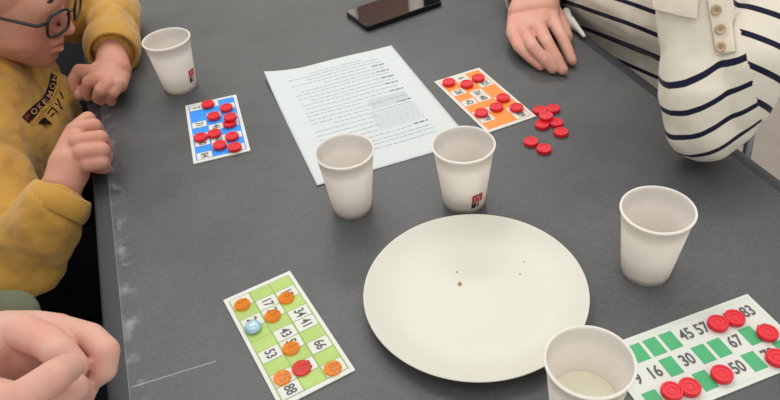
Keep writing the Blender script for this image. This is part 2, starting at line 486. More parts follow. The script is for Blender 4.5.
# ================================================================ PRINTED SHEET
sheet_c = Vector((-.0299, .8612, TZ)); sa = .2897
W2, L2 = .105, .1485
def sheet_z(x, y):                     # x along width, y along length (0,0 centre; far-left corner lifts)
    q = max(0, ((-x) / W2 + (y) / L2) / 2 - .62) / .38
    return .0008 + .010 * q * q + .0012 * max(0, math.sin(x * 26 + y * 9)) 
bm = bmesh.new(); nx, ny = 40, 56; g = []
for j in range(ny + 1):
    g.append([bm.verts.new((-W2 + 2 * W2 * i / nx, -L2 + 2 * L2 * j / ny, 0)) for i in range(nx + 1)])
for j in range(ny):
    for i in range(nx): bm.faces.new([g[j][i], g[j][i + 1], g[j + 1][i + 1], g[j + 1][i]])
for v in bm.verts: v.co.z = sheet_z(v.co.x, v.co.y)
r = bmesh.ops.extrude_face_region(bm, geom=bm.faces[:])
for v in [x for x in r['geom'] if isinstance(x, bmesh.types.BMVert)]: v.co.z -= .0003
bmesh.ops.recalc_face_normals(bm, faces=bm.faces)
sheet = from_bm('printed_sheet', bm, M_paper); sheet.location = sheet_c; sheet.rotation_euler[2] = sa
tag(sheet, 'white printed sheet of paper lying behind two paper cups', 'paper')
bm = bmesh.new()
rs = random.Random(3)
def dash_line(x0, x1, ymm, hmm=1.3, mi=0):
    """one printed line, broken into word lengths; mm from the far left corner"""
    x = x0
    while x < x1:
        w = min(rs.uniform(3, 11), x1 - x)
        if w > .8:
            a, b_ = -W2 + x / 1000, -W2 + (x + w) / 1000; y = L2 - ymm / 1000; h = hmm / 1000
            n = 3; A = []; B = []
            for k in range(n + 1):
                xx = a + (b_ - a) * k / n; A.append(bm.verts.new((xx, y - h / 2, sheet_z(xx, y) + .00012))); B.append(bm.verts.new((xx, y + h / 2, sheet_z(xx, y) + .00012)))
            for k in range(n): bm.faces.new([A[k], A[k + 1], B[k + 1], B[k]]).material_index = mi
        x += w + 1.6
for y, x0, x1 in ((24, 66, 150), (32, 30, 176), (41, 56, 176), (51, 30, 150), (61, 78, 176), (71, 40, 160), (80, 30, 176), (91, 30, 158), (101, 46, 176), (110, 30, 160), (121, 34, 176), (132, 30, 176), (141, 30, 110),
                  (152, 30, 176), (162, 30, 118), (172, 60, 176), (183, 30, 120), (194, 30, 110), (205, 30, 120), (216, 60, 110), (228, 30, 154), (238, 60, 178), (246, 30, 178), (256, 90, 178)):
    dash_line(x0, x1, y, 1.6, 0)
for k in range(10): dash_line(120, 178, 142 + k * 2.6, .9, 2)
for k in range(14): dash_line(112, 178, 176 + k * 3.2, .9, 2)
for y, x0 in ((51, 158), (71, 158), (91, 159), (110, 158), (132, 158), (164, 157), (226, 158)):
    dash_line(x0, x0 + 21, y, 2.8, 1)
pr = from_bm('printed_lines', bm, [M_ink, M_inkdark, M_inkpale], sheet, False)

# ================================================================ NUMBER CARDS
def card(name, label, c, ang, L_, W_, rows, ink, style, x0=0, pitch=.0158, lane=.0225, y0=0, tsize=.0125):
    """rows: three strings of nine cells: '.' coloured, '##' number, T = number hidden by a token"""
    t = thing(name, label, 'number card', (c[0], c[1], TZ), ang, 'number cards on the table')
    bm = bmesh.new(); add_box(bm, -L_ / 2, L_ / 2, -W_ / 2, W_ / 2, .0002, .0017); bevel(bm, .0005, 1)
    from_bm('card', bm, M_card, t, False)
    bm = bmesh.new(); z = .0018; texts = []
    if style == 'open':      # pale card, coloured rectangles, thin border line
        for s in (-1, 1):
            add_quad(bm, -L_ / 2 + .004, L_ / 2 - .004, s * (W_ / 2 - .0045) - .0004, s * (W_ / 2 - .0045) + .0004, z, 1)
            add_quad(bm, s * (L_ / 2 - .0045) - .0004, s * (L_ / 2 - .0045) + .0004, -W_ / 2 + .004, W_ / 2 - .004, z, 1)
    else:
        add_quad(bm, x0 - 4.5 * pitch, x0 + 4.5 * pitch, y0 - 1.5 * lane, y0 + 1.5 * lane, z, 0)
        for k in range(-1, 3): add_quad(bm, x0 - 4.5 * pitch, x0 + 4.5 * pitch, y0 + (k - .5) * lane - .0003, y0 + (k - .5) * lane + .0003, z + .0001, 1)
        for k in range(10): add_quad(bm, x0 + (k - 4.5) * pitch - .0002, x0 + (k - 4.5) * pitch + .0002, y0 - 1.5 * lane, y0 + 1.5 * lane, z + .0001, 1)
    for ri, row in enumerate(rows):
        for ci, cell in enumerate(row.split()):
            cx, cy = x0 + (ci - 4) * pitch, y0 + (1 - ri) * lane
            if cell == '.':
                if style == 'open': add_quad(bm, cx - pitch * .40, cx + pitch * .40, cy - lane * .41, cy + lane * .41, z, 0)
            else:
                if style != 'open': add_quad(bm, cx - pitch * .47, cx + pitch * .47, cy - lane * .45, cy + lane * .45, z + .0002, 2)
                texts.append((cell.strip('T'), cx, cy))
    from_bm('printed_cells', bm, [ink, M_gline if style == 'open' else (M_limed if ink == M_lime else ink), M_card], t, False)
    bm = bmesh.new()
    for s, cx, cy in texts:
        me = text_mesh(s, tsize * 1.15, Matrix.Translation((cx, cy, z + .0004)), .78, .0003); bm.from_mesh(me); bpy.data.meshes.remove(me)
    from_bm('printed_numbers', bm, M_number, t, False)
    return t
# nearest big card
ca = .2827; gx = Vector((math.cos(ca), math.sin(ca), 0)); gy = Vector((-gx.y, gx.x, 0))
gc = Vector((.27554, .39017, 0)); gcc = gc + gx * (-.0078) + gy * (-.0040)
card('number_card', 'large white number card with green boxes, nearest, at the right edge', gcc, ca, .1686, .0842,
     ['. . . . 45 57 T62 T74 83', '9 16 . 30 . . 67 . T81', '. T12 T27 . T44 50 . T78 .'], M_green, 'open', x0=0, pitch=.0173, lane=.0240, y0=0, tsize=.0150)
card('number_card', 'small lime green number card with orange translucent chips, near the hands', (-.1167, .4594), .4505 - PI / 2, .1545, .0765,
     ['. T18 . 34 41 . 66 . T83', '. 17 T29 . 43 T51 . T70 .', 'T5 . T24 . . 53 . T75 88'], M_lime, 'full', pitch=.0160, lane=.0226, y0=0)
card('number_card', 'small blue number card covered in red tokens, near the farthest cup', (-.2330, .8454), .2268 - PI / 2, .153, .076,
     ['. T11 . T34 T40 . T65 . T86', 'T4 . T23 . T46 . T68 72 .', '2 . . 31 . T55 60 . 84'], M_blue, 'full', pitch=.0158, lane=.0222)
card('number_card', 'small orange number card partly covered in red tokens, beside the printed sheet', (.1455, .8483), .3609 - PI / 2, .153, .076,
     ['. T13 25 . . T52 . T71 89', '6 T19 . 36 48 . T63 . .', 'T1 . 28 . 42 . T61 79 .'], M_orange, 'full', pitch=.0158, lane=.0222)

# ================================================================ TOKENS
def token_mesh():
    r, h = .0094, .0050
    prof = [(0, .0), (r - .0006, 0), (r, .0006), (r, h - .0008), (r - .0007, h), (r - .0022, h), (r - .0028, h - .0008), (r - .0045, h - .0008), (r - .0049, h - .0003), (r - .0060, h - .0003), (r - .0064, h - .0009), (0, h - .0009)]
    bm = bmesh.new(); lathe(bm, prof, 40); bmesh.ops.recalc_face_normals(bm, faces=bm.faces)
    me = bpy.data.meshes.new('token'); bm.to_mesh(me); bm.free(); me.materials.append(M_red)
    for p in me.polygons: p.use_smooth = True
    return me
tm = token_mesh()
tb = bpy.data.objects.new('t', tm); auto_smooth(tb, 35); bpy.data.objects.remove(tb)
def token(px, py, z, label, group, tilt=None):
    q = P(px, py, z + .004); o = bpy.data.objects.new('bingo_token', tm); COL.objects.link(o)
    o.location = (q.x, q.y, TZ + z); o.rotation_euler = (0, 0, random.random() * 6)
    if tilt: o.rotation_euler = tilt
    tag(o, label, 'token', group); return o
CZ = .0024
G = 'red tokens on the green card'
for px, py, lab in ((718.4, 322.4, 'red token covering the box just after 57 on the green card'), (734.9, 317, 'red token covering the box just before 83 on the green card'),
                    (767.9, 331.8, 'red token at the end of the middle row of the green card'), (777.2, 356.8, 'red token on the lowest row of the green card, cut by the photo edge'),
                    (722.3, 373.3, 'red token just left of the number 50 on the green card'), (672.2, 390.3, 'red token on the lowest row of the green card, nearest the drink cup'),
                    (690.1, 386.2, 'second red token from the drink cup, lowest row of green card')):
    token(px, py, CZ, lab, G)
G = 'red tokens on the blue card'
for px, py, z, lab in ((207.6, 103.5, CZ, 'red token at the far end of the middle lane on the blue card'), (226.1, 106.9, CZ, 'red token nearest the far right corner of the blue card'),
                    (213.4, 115.3, CZ, 'red token second from the far end in the middle lane of the blue card'), (229.3, 122.6, CZ, 'lower of two touching red tokens on the right lane of the blue card'),
                    (230.0, 116.4, CZ + .0047, 'red token overlapping another, on top, on the right lane of the blue card'), (200.3, 136.5, CZ, 'only red token on the left lane of the blue card'),
                    (214, 132.8, CZ, 'red token touching the left lane token in the middle of the blue card'), (231.6, 135.6, CZ, 'red token just nearer than the overlapping pair on the blue card'),
                    (219.4, 144.4, CZ, 'nearest red token in the middle lane of the blue card'), (234.4, 146.3, CZ, 'red token nearest the near right corner of the blue card')):
    token(px, py, z, lab, G)
G = 'red tokens on the orange card'
for px, py, lab in ((448.8, 81.5, 'red token at the left corner of the orange card'), (466.8, 83.2, 'red token between the two far corners of the orange card'),
                    (478.3, 77.2, 'red token at the far top corner of the orange card'), (503.1, 97, 'red token halfway along the far side of the orange card'),
                    (496.3, 106.3, 'red token at the centre line of the orange card, between its near tokens'), (481.3, 112, 'red token halfway along the near side of the orange card'),
                    (516.5, 106.8, 'red token nearest the loose token heap, still on the orange card')):
    token(px, py, CZ, lab, G)
G = 'loose red tokens beside the orange card'
for px, py, z, tilt, lab in ((540, 109.6, 0, None, 'loose red token at the far left of the heap, by the orange card'), (553, 108.0, 0, None, 'loose red token at the far right of the heap, nearest the resting hand'),
                    (546, 115.2, .0047, (.05, -.04, 0), 'loose red token lying on top in the middle of the heap'), (542, 124.0, 0, None, 'loose red token at the near left of the heap'),
                    (556, 121.8, 0, None, 'loose red token on the right of the heap, touching the near right one'), (561, 131.4, 0, None, 'loose red token at the near right end of the heap'),
                    (531, 141, 0, None, 'separate loose red token, the left of the pair nearest the cup'), (544, 148, 0, None, 'separate loose red token, the right of the pair nearest the viewer')):
    o = token(px, py, z, lab, G, tilt)

def chip_mesh(m, name):
    r, h = .0085, .0019
    bm = bmesh.new(); lathe(bm, [(0, 0), (r - .0005, 0), (r, .0006), (r, h - .0006), (r - .0005, h), (0, h)], 40); bmesh.ops.recalc_face_normals(bm, faces=bm.faces)
    me = bpy.data.meshes.new(name); bm.to_mesh(me); bm.free(); me.materials.append(m)
    for p in me.polygons: p.use_smooth = False
    return me
mo, mr = chip_mesh(M_chip_o, 'orange_chip'), chip_mesh(M_chip_r, 'red_chip')
G = 'translucent orange chips on the lime card'
for px, py, lab in ((242, 304, 'orange translucent chip at the far left corner of the lime card'), (286.2, 297.3, 'orange translucent chip near the far right corner of the lime card'),
                    (272.5, 315.3, 'orange translucent chip right of the blue bead on the lime card'), (290.8, 347.7, 'orange translucent chip at the middle of the lime card, beyond the red chip'),
                    (282.2, 377, 'orange translucent chip left of the red chip on the lime card'), (332.6, 367.6, 'orange translucent chip at the near right corner of the lime card')):
    q = P(px, py, .004); o = bpy.data.objects.new('bingo_chip', mo); COL.objects.link(o); o.location = (q.x, q.y, TZ + .0025); tag(o, lab, 'chip', G)
q = P(301.5, 367.5, .004); o = bpy.data.objects.new('bingo_chip', mr); COL.objects.link(o); o.location = (q.x, q.y, TZ + .0025); o.scale = (1.08, 1.08, 1)
tag(o, 'single red translucent chip among orange ones on the lime card', 'chip')
bm = bmesh.new(); lathe(bm, [(0, 0), (.0062, 0), (.0082, .0012), (.0086, .0024), (.0080, .0042), (.0060, .0060), (.0032, .0070), (0, .0073)], 40); bmesh.ops.recalc_face_normals(bm, faces=bm.faces)
q = P(252.6, 326, .006); o = from_bm('glass_bead', bm, M_bead); o.location = (q.x, q.y, TZ + .0024); tag(o, 'pale blue domed glass bead marking a box on the lime card', 'bead')

# ================================================================ PHONE
pa = 2.0451 - PI / 2
ph = thing('smartphone', 'black smartphone lying face up at the far end of the table', 'phone', (.0418, 1.1605, TZ), pa)
def rounded(bm, hx, hy, r, z0, z1, n=8, mi=0):
    pts = []
    for cx, cy, a0 in ((hx - r, hy - r, 0), (-hx + r, hy - r, PI / 2), (-hx + r, -hy + r, PI), (hx - r, -hy + r, 1.5 * PI)):
        for k in range(n + 1): a = a0 + k * PI / 2 / n; pts.append((cx + r * math.cos(a), cy + r * math.sin(a)))
    A = [bm.verts.new((x, y, z0)) for x, y in pts]; B = [bm.verts.new((x, y, z1)) for x, y in pts]
    bm.faces.new(A[::-1]).material_index = mi; bm.faces.new(B).material_index = mi
    for i in range(len(pts)): j = (i + 1) % len(pts); bm.faces.new([A[i], A[j], B[j], B[i]]).material_index = mi
bm = bmesh.new(); rounded(bm, .0765, .0395, .008, .0003, .0088); bevel(bm, .0016, 3, 50); auto_smooth(from_bm('body', bm, M_phone, ph), 50)
bm = bmesh.new(); rounded(bm, .0745, .0375, .0065, .0086, .0092); from_bm('screen', bm, M_glassblk, ph, False)

# ================================================================ PEOPLE
def hand(bm, wrist, palm, fingers, thumb=None):
    """wrist: (p,r); palm: list of hulls of (p,r); fingers: chains of (p,r)"""
    for h in palm: hull(bm, h)
    for f in fingers: chain(bm, f)
    if thumb: chain(bm, thumb)

def nail(p, d, up, s, parent):
    """flat oval nail at p pointing along d with surface normal up"""
    d = d.normalized(); up = (up - d * up.dot(d)).normalized(); x = d.cross(up)
    M = Matrix((x.to_4d(), d.to_4d(), up.to_4d(), Vector((0, 0, 0, 1)))).transposed(); M.col[3] = p.to_4d()
    M[3][0] = M[3][1] = M[3][2] = 0; M[3][3] = 1
    bm = bmesh.new(); bmesh.ops.create_icosphere(bm, subdivisions=3, radius=1)
    for v in bm.verts: v.co = M @ Vector((v.co.x * s * .9, v.co.y * s * 1.2, v.co.z * s * .38))
    return from_bm('fingernail', bm, M_nail, parent)

def sleeve_end(name, p0, p1, r0, r1, m, parent, th=.004, n=40, ribs=0, flat=1.0, upv=Vector((0, 0, 1))):
    """a hollow knitted cuff from p0 (arm side) to p1 (hand side)"""
    d = (p1 - p0); L_ = d.length; d.normalize(); a = d.cross(upv).normalized(); b = a.cross(d)
    prof = []
    for k in range(9): t = k / 8; prof.append((r0 + (r1 - r0) * t + .003 * math.sin(t * PI), t * L_))
    prof += [(r1 - th * .3, L_ + th * .5), (r1 - th, L_)]
    prof += [(r1 - th, L_ * .5), (r0 - th, 0)]
    bm = bmesh.new(); rings = []
    for r, z in prof:
        rings.append([bm.verts.new(p0 + d * z + (r + ribs * (.5 + .5 * math.cos(k * 2 * PI / n * (n / 2)))) * (math.cos(2 * PI * k / n) * a + flat * math.sin(2 * PI * k / n) * b)) for k in range(n)])
    N_ = len(rings)
    for i in range(N_):
        A, B = rings[i], rings[(i + 1) % N_]
        for k in range(n): bm.faces.new([A[k], A[(k + 1) % n], B[(k + 1) % n], B[k]])
    bmesh.ops.recalc_face_normals(bm, faces=bm.faces)
    return from_bm(name, bm, m, parent)

def person(label, base):
    t = thing('person', label, 'person', base); t.location = (0, 0, 0); return t

# ---------------------------------------------------------------- boy on the left
boy = person('child in a mustard sweatshirt and dark glasses leaning on the left table edge', (0, 0, 0))
hd_c = P(10.05, -.8, .148)
az, pit, rol = math.radians(-8.4), math.radians(21), math.radians(-3.1)
HM = Matrix.Translation(hd_c) @ Matrix.Rotation(az, 4, 'Z') @ Matrix.Rotation(pit, 4, 'Y') @ Matrix.Rotation(rol, 4, 'X')
def HL(x, y, z): return HM @ Vector((x, y, z))
neck_b = HL(-.085, .01, -.16)
sh_r = P(-22, 168, .0); sh_l = P(-2, 26, .07)
R_el, R_wr = P(34, 244, -.06), P(63, 184, .015)
L_el, L_wr = P(116, 14, .04), P(112, 56, .035)
bm = bmesh.new()
# head
ellip(bm, (-.012, 0, .035), (.088, .072, .078), HM)
hull(bm, [(HL(.046, s * .030, .022), .030) for s in (-1, 1)] + [(HL(.036, s * .034, -.030), .030) for s in (-1, 1)] + [(HL(-.01, s * .045, -.01), .022) for s in (-1, 1)])
hull(bm, [(HL(.036, s * .034, -.030), .030) for s in (-1, 1)] + [(HL(-.02, s * .046, -.045), .020) for s in (-1, 1)] + [(HL(.047, s * .009, -.076), .0185) for s in (-1, 1)])
hull(bm, [(HL(.064, 0, .016), .009), (HL(.085, 0, -.020), .0090)])
for s in (-1, 1):
    hull(bm, [(HL(.074, s * .0085, -.024), .0070), (HL(.084, 0, -.022), .0085)])
    hull(bm, [(HL(.056, s * .020, .030), .012), (HL(.040, s * .046, .026), .012)])     # brow
    hull(bm, [(HL(.052, s * .028, -.020), .018), (HL(.04, s * .036, -.045), .020)])     # full cheeks
    ellip(bm, (-.014, s * .070, -.008), (.017, .008, .028), HM)                      # ears
    hull(bm, [(HL(.0545, s * .028, .0085), .0128), (HL(.052, s * .034, .0085), .0115)])   # eyelids
hull(bm, [(HL(.066, s * .012, -.0455), .0062) for s in (-1, 1)] + [(HL(.0715, 0, -.044), .0062)])
hull(bm, [(HL(.066, s * .010, -.0565), .0064) for s in (-1, 1)] + [(HL(.0715, 0, -.057), .0064)])
# neck, arms under the clothes
hull(bm, [(HL(-.030, 0, -.055), .046), (neck_b, .048)])
hull(bm, [(neck_b, .045), (sh_r, .035)]); hull(bm, [(neck_b, .045), (sh_l, .035)])
chain(bm, [(sh_r, .036), (R_el, .031), (R_wr, .0245)])
chain(bm, [(sh_l, .036), (L_el, .031), (L_wr, .0235)])
# right fist resting on the table edge: knuckles up, fingers curled to the right
Q = P
hull(bm, [(R_wr, .0240), (Q(69, 165, .028), .0250), (Q(73, 172, .018), .021)])
hull(bm, [(Q(68, 164, .028), .0235), (Q(75, 131, .046), .0125), (Q(77, 142, .046), .0125), (Q(82, 153, .040), .0125), (Q(87, 163, .030), .0120), (Q(84, 140, .022), .020)])
fs = [[(Q(76, 130, .050), .0120), (Q(94, 126, .050), .0104), (Q(98, 134, .028), .0100), (Q(92, 140, .018), .0095)],
      [(Q(78, 142, .052), .0120), (Q(100, 138, .052), .0105), (Q(105, 146, .030), .0102), (Q(96, 150, .018), .0095)],
      [(Q(82, 153, .045), .0116), (Q(102, 150, .046), .0102), (Q(105, 157, .026), .0100), (Q(97, 159, .017), .0092)],
      [(Q(88, 164, .033), .0108), (Q(102, 162, .034), .0094), (Q(104, 167, .018), .0092), (Q(97, 167, .013), .0086)]]
for f in fs: chain(bm, f)
chain(bm, [(Q(72, 148, .030), .016), (Q(80, 127, .036), .0125), (Q(88, 119, .040), .0105)])
# left hand: back up, fingers curled down towards the viewer
hull(bm, [(L_wr, .0235), (Q(118, 70, .034), .020), (Q(108, 70, .036), .020)])
hull(bm, [(Q(112, 66, .036), .020), (Q(94, 73, .040), .0125), (Q(101, 79, .040), .0125), (Q(110, 84, .037), .0120), (Q(119, 85, .030), .0120), (Q(121, 74, .028), .015)])
fs = [[(Q(94, 73, .040), .0125), (Q(80, 71, .038), .0110), (Q(74, 80, .026), .0100), (Q(75, 88, .014), .0088)],
      [(Q(100, 79, .042), .0118), (Q(89, 82, .038), .0100), (Q(86, 92, .020), .0092), (Q(88, 96, .012), .0084)],
      [(Q(108, 84, .040), .0118), (Q(101, 90, .036), .0100), (Q(98, 98, .016), .0090), (Q(101, 100, .012), .0084)],
      [(Q(117, 85, .034), .0112), (Q(113, 92, .029), .0094), (Q(110, 99, .014), .0084), (Q(111, 101, .010), .0080)]]
for f in fs: chain(bm, f)
chain(bm, [(Q(102, 76, .024), .015), (Q(88, 88, .016), .0110), (Q(80, 94, .012), .0098)])
fuse('body', bm, M_skin_boy, boy, .0015, 4, .5)
# lips, eyes, brows
bm = bmesh.new()
hull(bm, [(HL(.0680, s * .012, -.0460), .0046) for s in (-1, 1)] + [(HL(.0735, 0, -.0450), .0046)])
hull(bm, [(HL(.0665, s * .010, -.0545), .0048) for s in (-1, 1)] + [(HL(.0722, 0, -.0545), .0047)])
fuse('lips', bm, M_lip, boy, .0012, 4, .5)
for s in (-1, 1):
    bm = bmesh.new(); bmesh.ops.create_uvsphere(bm, u_segments=24, v_segments=16, radius=.0118)
    for f in bm.faces:
        c = f.calc_center_median()
        f.material_index = 1 if (c.x > .0095) else 0
    for v in bm.verts: v.co = HM @ (Vector((.0590, s * .0295, .0060)) + Matrix.Rotation(.35, 3, 'Y') @ v.co)
    from_bm('eye', bm, [M_eye, M_iris], boy)
    bm = bmesh.new()
    pts = [HL(.0722 - .55 * abs(k) ** 1.7 * .012, s * (.031 + .013 * k), .0345 - .002 * k * k) for k in [i / 4 - 1 for i in range(9)]]
    tube(bm, pts, [.0012, .002, .0026, .003, .003, .0028, .0024, .002, .0012], 8)
    from_bm('eyebrow', bm, M_hair, boy)
# hair cap
bm = bmesh.new(); ellip(bm, (-.024, 0, .058), (.090, .078, .074), HM)
ellip(bm, (-.056, 0, .015), (.060, .072, .078), HM)
for s in (-1, 1): hull(bm, [(HL(-.012, s * .064, .04), .014), (HL(-.006, s * .068, .006), .008)])
hair = fuse('hair', bm, M_hair, boy, .0025, 4)
wrinkle(hair, .003, 90, seed=4)
# eyeglasses
gl = bpy.data.objects.new('eyeglasses', None); COL.objects.link(gl); gl.parent = boy
gl['label'] = 'dark framed eyeglasses with clear lenses'
for s in (-1, 1):
    def lp(a, k=1.0):
        ca_, sa_ = math.cos(a), math.sin(a); e = .62
        y = .0235 * k * math.copysign(abs(ca_) ** e, ca_); z = .0180 * k * math.copysign(abs(sa_) ** e, sa_)
        yy = s * (.0335 + y)
        return HL(.089 - .42 * max(0, abs(yy) - .012) ** 1.0 * .55, yy, .004 + z)
    bm = bmesh.new(); tube(bm, [lp(2 * PI * k / 40) for k in range(40)], .0022, 10, closed=True); from_bm('rim', bm, M_frame, gl)
    bm = bmesh.new(); c0 = [bm.verts.new(lp(2 * PI * k / 40, .97)) for k in range(40)]; bm.faces.new(c0)
    r_ = bmesh.ops.extrude_face_region(bm, geom=bm.faces[:]); off = HM.to_3x3() @ Vector((-.0014, 0, 0))
    for v in [x for x in r_['geom'] if isinstance(x, bmesh.types.BMVert)]: v.co += off
    bmesh.ops.recalc_face_normals(bm, faces=bm.faces); from_bm('lens', bm, M_lens, gl, False)
    bm = bmesh.new(); tube(bm, [HL(.0785, s * .0575, .012), HL(.070, s * .0715, .012), HL(.03, s * .0755, .011), HL(-.012, s * .0785, .010), HL(-.03, s * .077, -.004)], [.0026, .0026, .0022, .002, .0018], 8)
    from_bm('temple', bm, M_frame, gl)
bm = bmesh.new(); tube(bm, [HL(.0855, -.011, .008), HL(.0895, 0, .0115), HL(.0855, .011, .008)], .0015, 8); from_bm('bridge', bm, M_frame, gl)

# sweatshirt
bm = bmesh.new()
chest = [(sh_r, .062), (sh_l + Vector((-.01, 0, -.02)), .060), (P(20, 125, -.06), .075), (P(32, 108, -.05), .070), (neck_b + Vector((0, 0, -.05)), .07)]
hull(bm, chest)
belly = Vector((-.68, .90, TZ - .24))
hull(bm, [(P(20, 125, -.06), .08), (P(32, 108, -.05), .075), (belly, .12), (belly + Vector((-.05, .1, 0)), .10), (sh_r, .06)])
hull(bm, [(P(52, 118, -.035), .028), (P(64, 96, -.03), .026), (P(58, 86, -.02), .024), (P(20, 110, -.05), .07), (P(25, 150, -.05), .06)])
chain(bm, [(sh_r, .060), (R_el + Vector((-.01, 0, 0)), .053)]); chain(bm, [(R_el + Vector((-.01, 0, 0)), .053), (P(43, 230, -.03), .046), (P(52, 212, -.004), .037)])
hull(bm, [(R_el, .05), (P(20, 275, -.08), .035), (P(44, 262, -.08), .03)])
chain(bm, [(sh_l, .058), (P(60, 8, .07), .052), (P(112, 10, .04), .047), (P(112, 34, .036), .043), (P(113, 44, .035), .040)])
hull(bm, [(neck_b, .058), (sh_r, .05)]); hull(bm, [(neck_b, .058), (sh_l, .05)])
sw = fuse('sweatshirt', bm, M_mustard, boy, .003, 10, .5)
wrinkle(sw, .007, 15, seed=2, dirn=Vector((.3, .95, 0)).normalized(), stretch=1.6)
wrinkle(sw, .003, 40, seed=5)
sleeve_end('cuff', P(53, 212, -.004), P(63, 193, .010), .0375, .0355, M_mustard, sw, th=.005, ribs=.0015, n=60)
sleeve_end('cuff', P(112, 40, .039), P(113, 54, .036), .0415, .0385, M_mustard, sw, th=.005, ribs=.0015, n=60)

# chest print, laid on the sweatshirt's surface
def bvh_of(o):
    me = o.data; return BVHTree.FromPolygons([v.co.copy() for v in me.vertices], [tuple(p.vertices) for p in me.polygons])
BV = bvh_of(sw)
def on_surface(u, v, lift):
    loc, nor, idx, dist = BV.ray_cast(CAM, ray(u, v).normalized())
    if loc is None: return None
    return loc + nor * lift
def band_pts(path, width):
    """smooth path (pixels) to a function (s 0..1, t -1..1) -> pixel"""
    p = [Vector((a, b, 0)) for a, b in path]
    def f(s, t):
        x = s * (len(p) - 1); i = min(int(x), len(p) - 2); k = x - i
        p0, p1, p2, p3 = p[max(i - 1, 0)], p[i], p[i + 1], p[min(i + 2, len(p) - 1)]
        q = .5 * ((2 * p1) + (-p0 + p2) * k + (2 * p0 - 5 * p1 + 4 * p2 - p3) * k * k + (-p0 + 3 * p1 - 3 * p2 + p3) * k ** 3)
        d = .5 * ((-p0 + p2) + 2 * (2 * p0 - 5 * p1 + 4 * p2 - p3) * k + 3 * (-p0 + 3 * p1 - 3 * p2 + p3) * k * k)
        d.normalize(); n = Vector((d.y, -d.x, 0))
        return q + n * (t * width / 2)
    return f
path = [(25.0, 120.5), (30, 115), (36.5, 109), (42, 104.5), (47, 99), (51, 91), (53.5, 83), (55, 74)]
def lay_strip(path, width, lift, n, m, name, mi=0):
    f = band_pts(path, width); bm = bmesh.new(); rows = []
    for i in range(n + 1):
        row = []
        for t in (-1, -.5, 0, .5, 1):
            q = f(i / n, t); w = on_surface(q.x, q.y, lift); row.append(bm.verts.new(w) if w is not None else None)
        rows.append(row)
    for A, B in zip(rows, rows[1:]):
        for k in range(4):
            if None in (A[k], A[k + 1], B[k], B[k + 1]): continue
            if (A[k].co - B[k].co).length > .03: continue
            bm.faces.new([A[k], A[k + 1], B[k + 1], B[k]])
    return from_bm(name, bm, m, sw)
lay_strip(path, 9.6, .0012, 60, M_printdark, 'chest_print_band')
lay_strip([(31, 125.5), (38.5, 113.5), (44.5, 108.5), (50, 102.5), (54.5, 94), (57.5, 85), (58.5, 74)], 2.4, .0028, 60, M_mustard2, 'piping')
f = band_pts(path, 9.6)
bm = bmesh.new()
for i, ch in enumerate('POKEMON'):
    me = text_mesh(ch, 1.0, Matrix.Identity(4), 1.0, .02); xs = [v.co.x for v in me.vertices]; ys = [v.co.y for v in me.vertices]
    cx, cy, hx, hy = (max(xs) + min(xs)) / 2, (max(ys) + min(ys)) / 2, (max(xs) - min(xs)) / 2, (max(ys) - min(ys)) / 2
    b2 = bmesh.new(); b2.from_mesh(me); bmesh.ops.subdivide_edges(b2, edges=b2.edges[:], cuts=1)
    ok = True
    for v in b2.verts:
        s = (i + .5 + .36 * (v.co.x - cx) / hx) / 7; t = .62 * (v.co.y - cy) / hy
        q = f(s, t); w = on_surface(q.x, q.y, .0022)
        if w is None: ok = False; break
        v.co = w
    if ok:
        for fc in b2.faces: fc.material_index = 1 if i == 0 else 0
        b2.to_mesh(me); bm.from_mesh(me)
    b2.free(); bpy.data.meshes.remove(me)
from_bm('chest_lettering', bm, [M_printpale, M_printred], sw, False)
bm = bmesh.new()
def surf_poly(pts):
    vs = [on_surface(u, v, .0016) for u, v in pts]
    if None not in vs: bm.faces.new([bm.verts.new(v) for v in vs])
surf_poly([(37, 124.5), (41, 119), (44, 117.5), (52, 124.5)])
for (u0, v0, u1, v1) in ((47, 114, 52, 108), (52, 108, 57, 113), (55, 104, 62, 109), (57, 99, 60, 106), (50, 117, 54, 113), (60, 92, 63, 99)):
    dx, dy = u1 - u0, v1 - v0; l = math.hypot(dx, dy); nx_, ny_ = -dy / l * .7, dx / l * .7
    surf_poly([(u0 + nx_, v0 + ny_), (u1 + nx_, v1 + ny_), (u1 - nx_, v1 - ny_), (u0 - nx_, v0 - ny_)])
from_bm('chest_print_mark', bm, M_printdark, sw, False)

# trousers and lap
bm = bmesh.new()
hip_r, hip_l = Vector((-.70, .80, TZ - .24)), Vector((-.72, 1.00, TZ - .24))
kn_r, kn_l = Vector((-.28, .86, TZ - .23)), Vector((-.33, 1.16, TZ - .23))
hull(bm, [(hip_r, .085), (hip_l, .085)])
for hp, kn in ((hip_r, kn_r), (hip_l, kn_l)):
    an = kn + Vector((.03, .01, -.40)); chain(bm, [(hp, .085), (kn, .058), (an, .042)])
fuse('trousers', bm, M_navy, boy, .006, 6)
for kn in (kn_r, kn_l):
    an = kn + Vector((.03, .01, -.44)); bm = bmesh.new(); hull(bm, [(an + Vector((-.03, -.01, -.025)), .033), (an + Vector((.10, .03, -.040)), .026), (an + Vector((0, 0, .02)), .035)])
    o = fuse('shoe', bm, M_black, boy, .005, 4); z0 = min(v.co.z for v in o.data.vertices)
    for v in o.data.vertices: v.co.z = max(v.co.z - z0 * 1.0, 0) if z0 > 0 else max(v.co.z, 0)

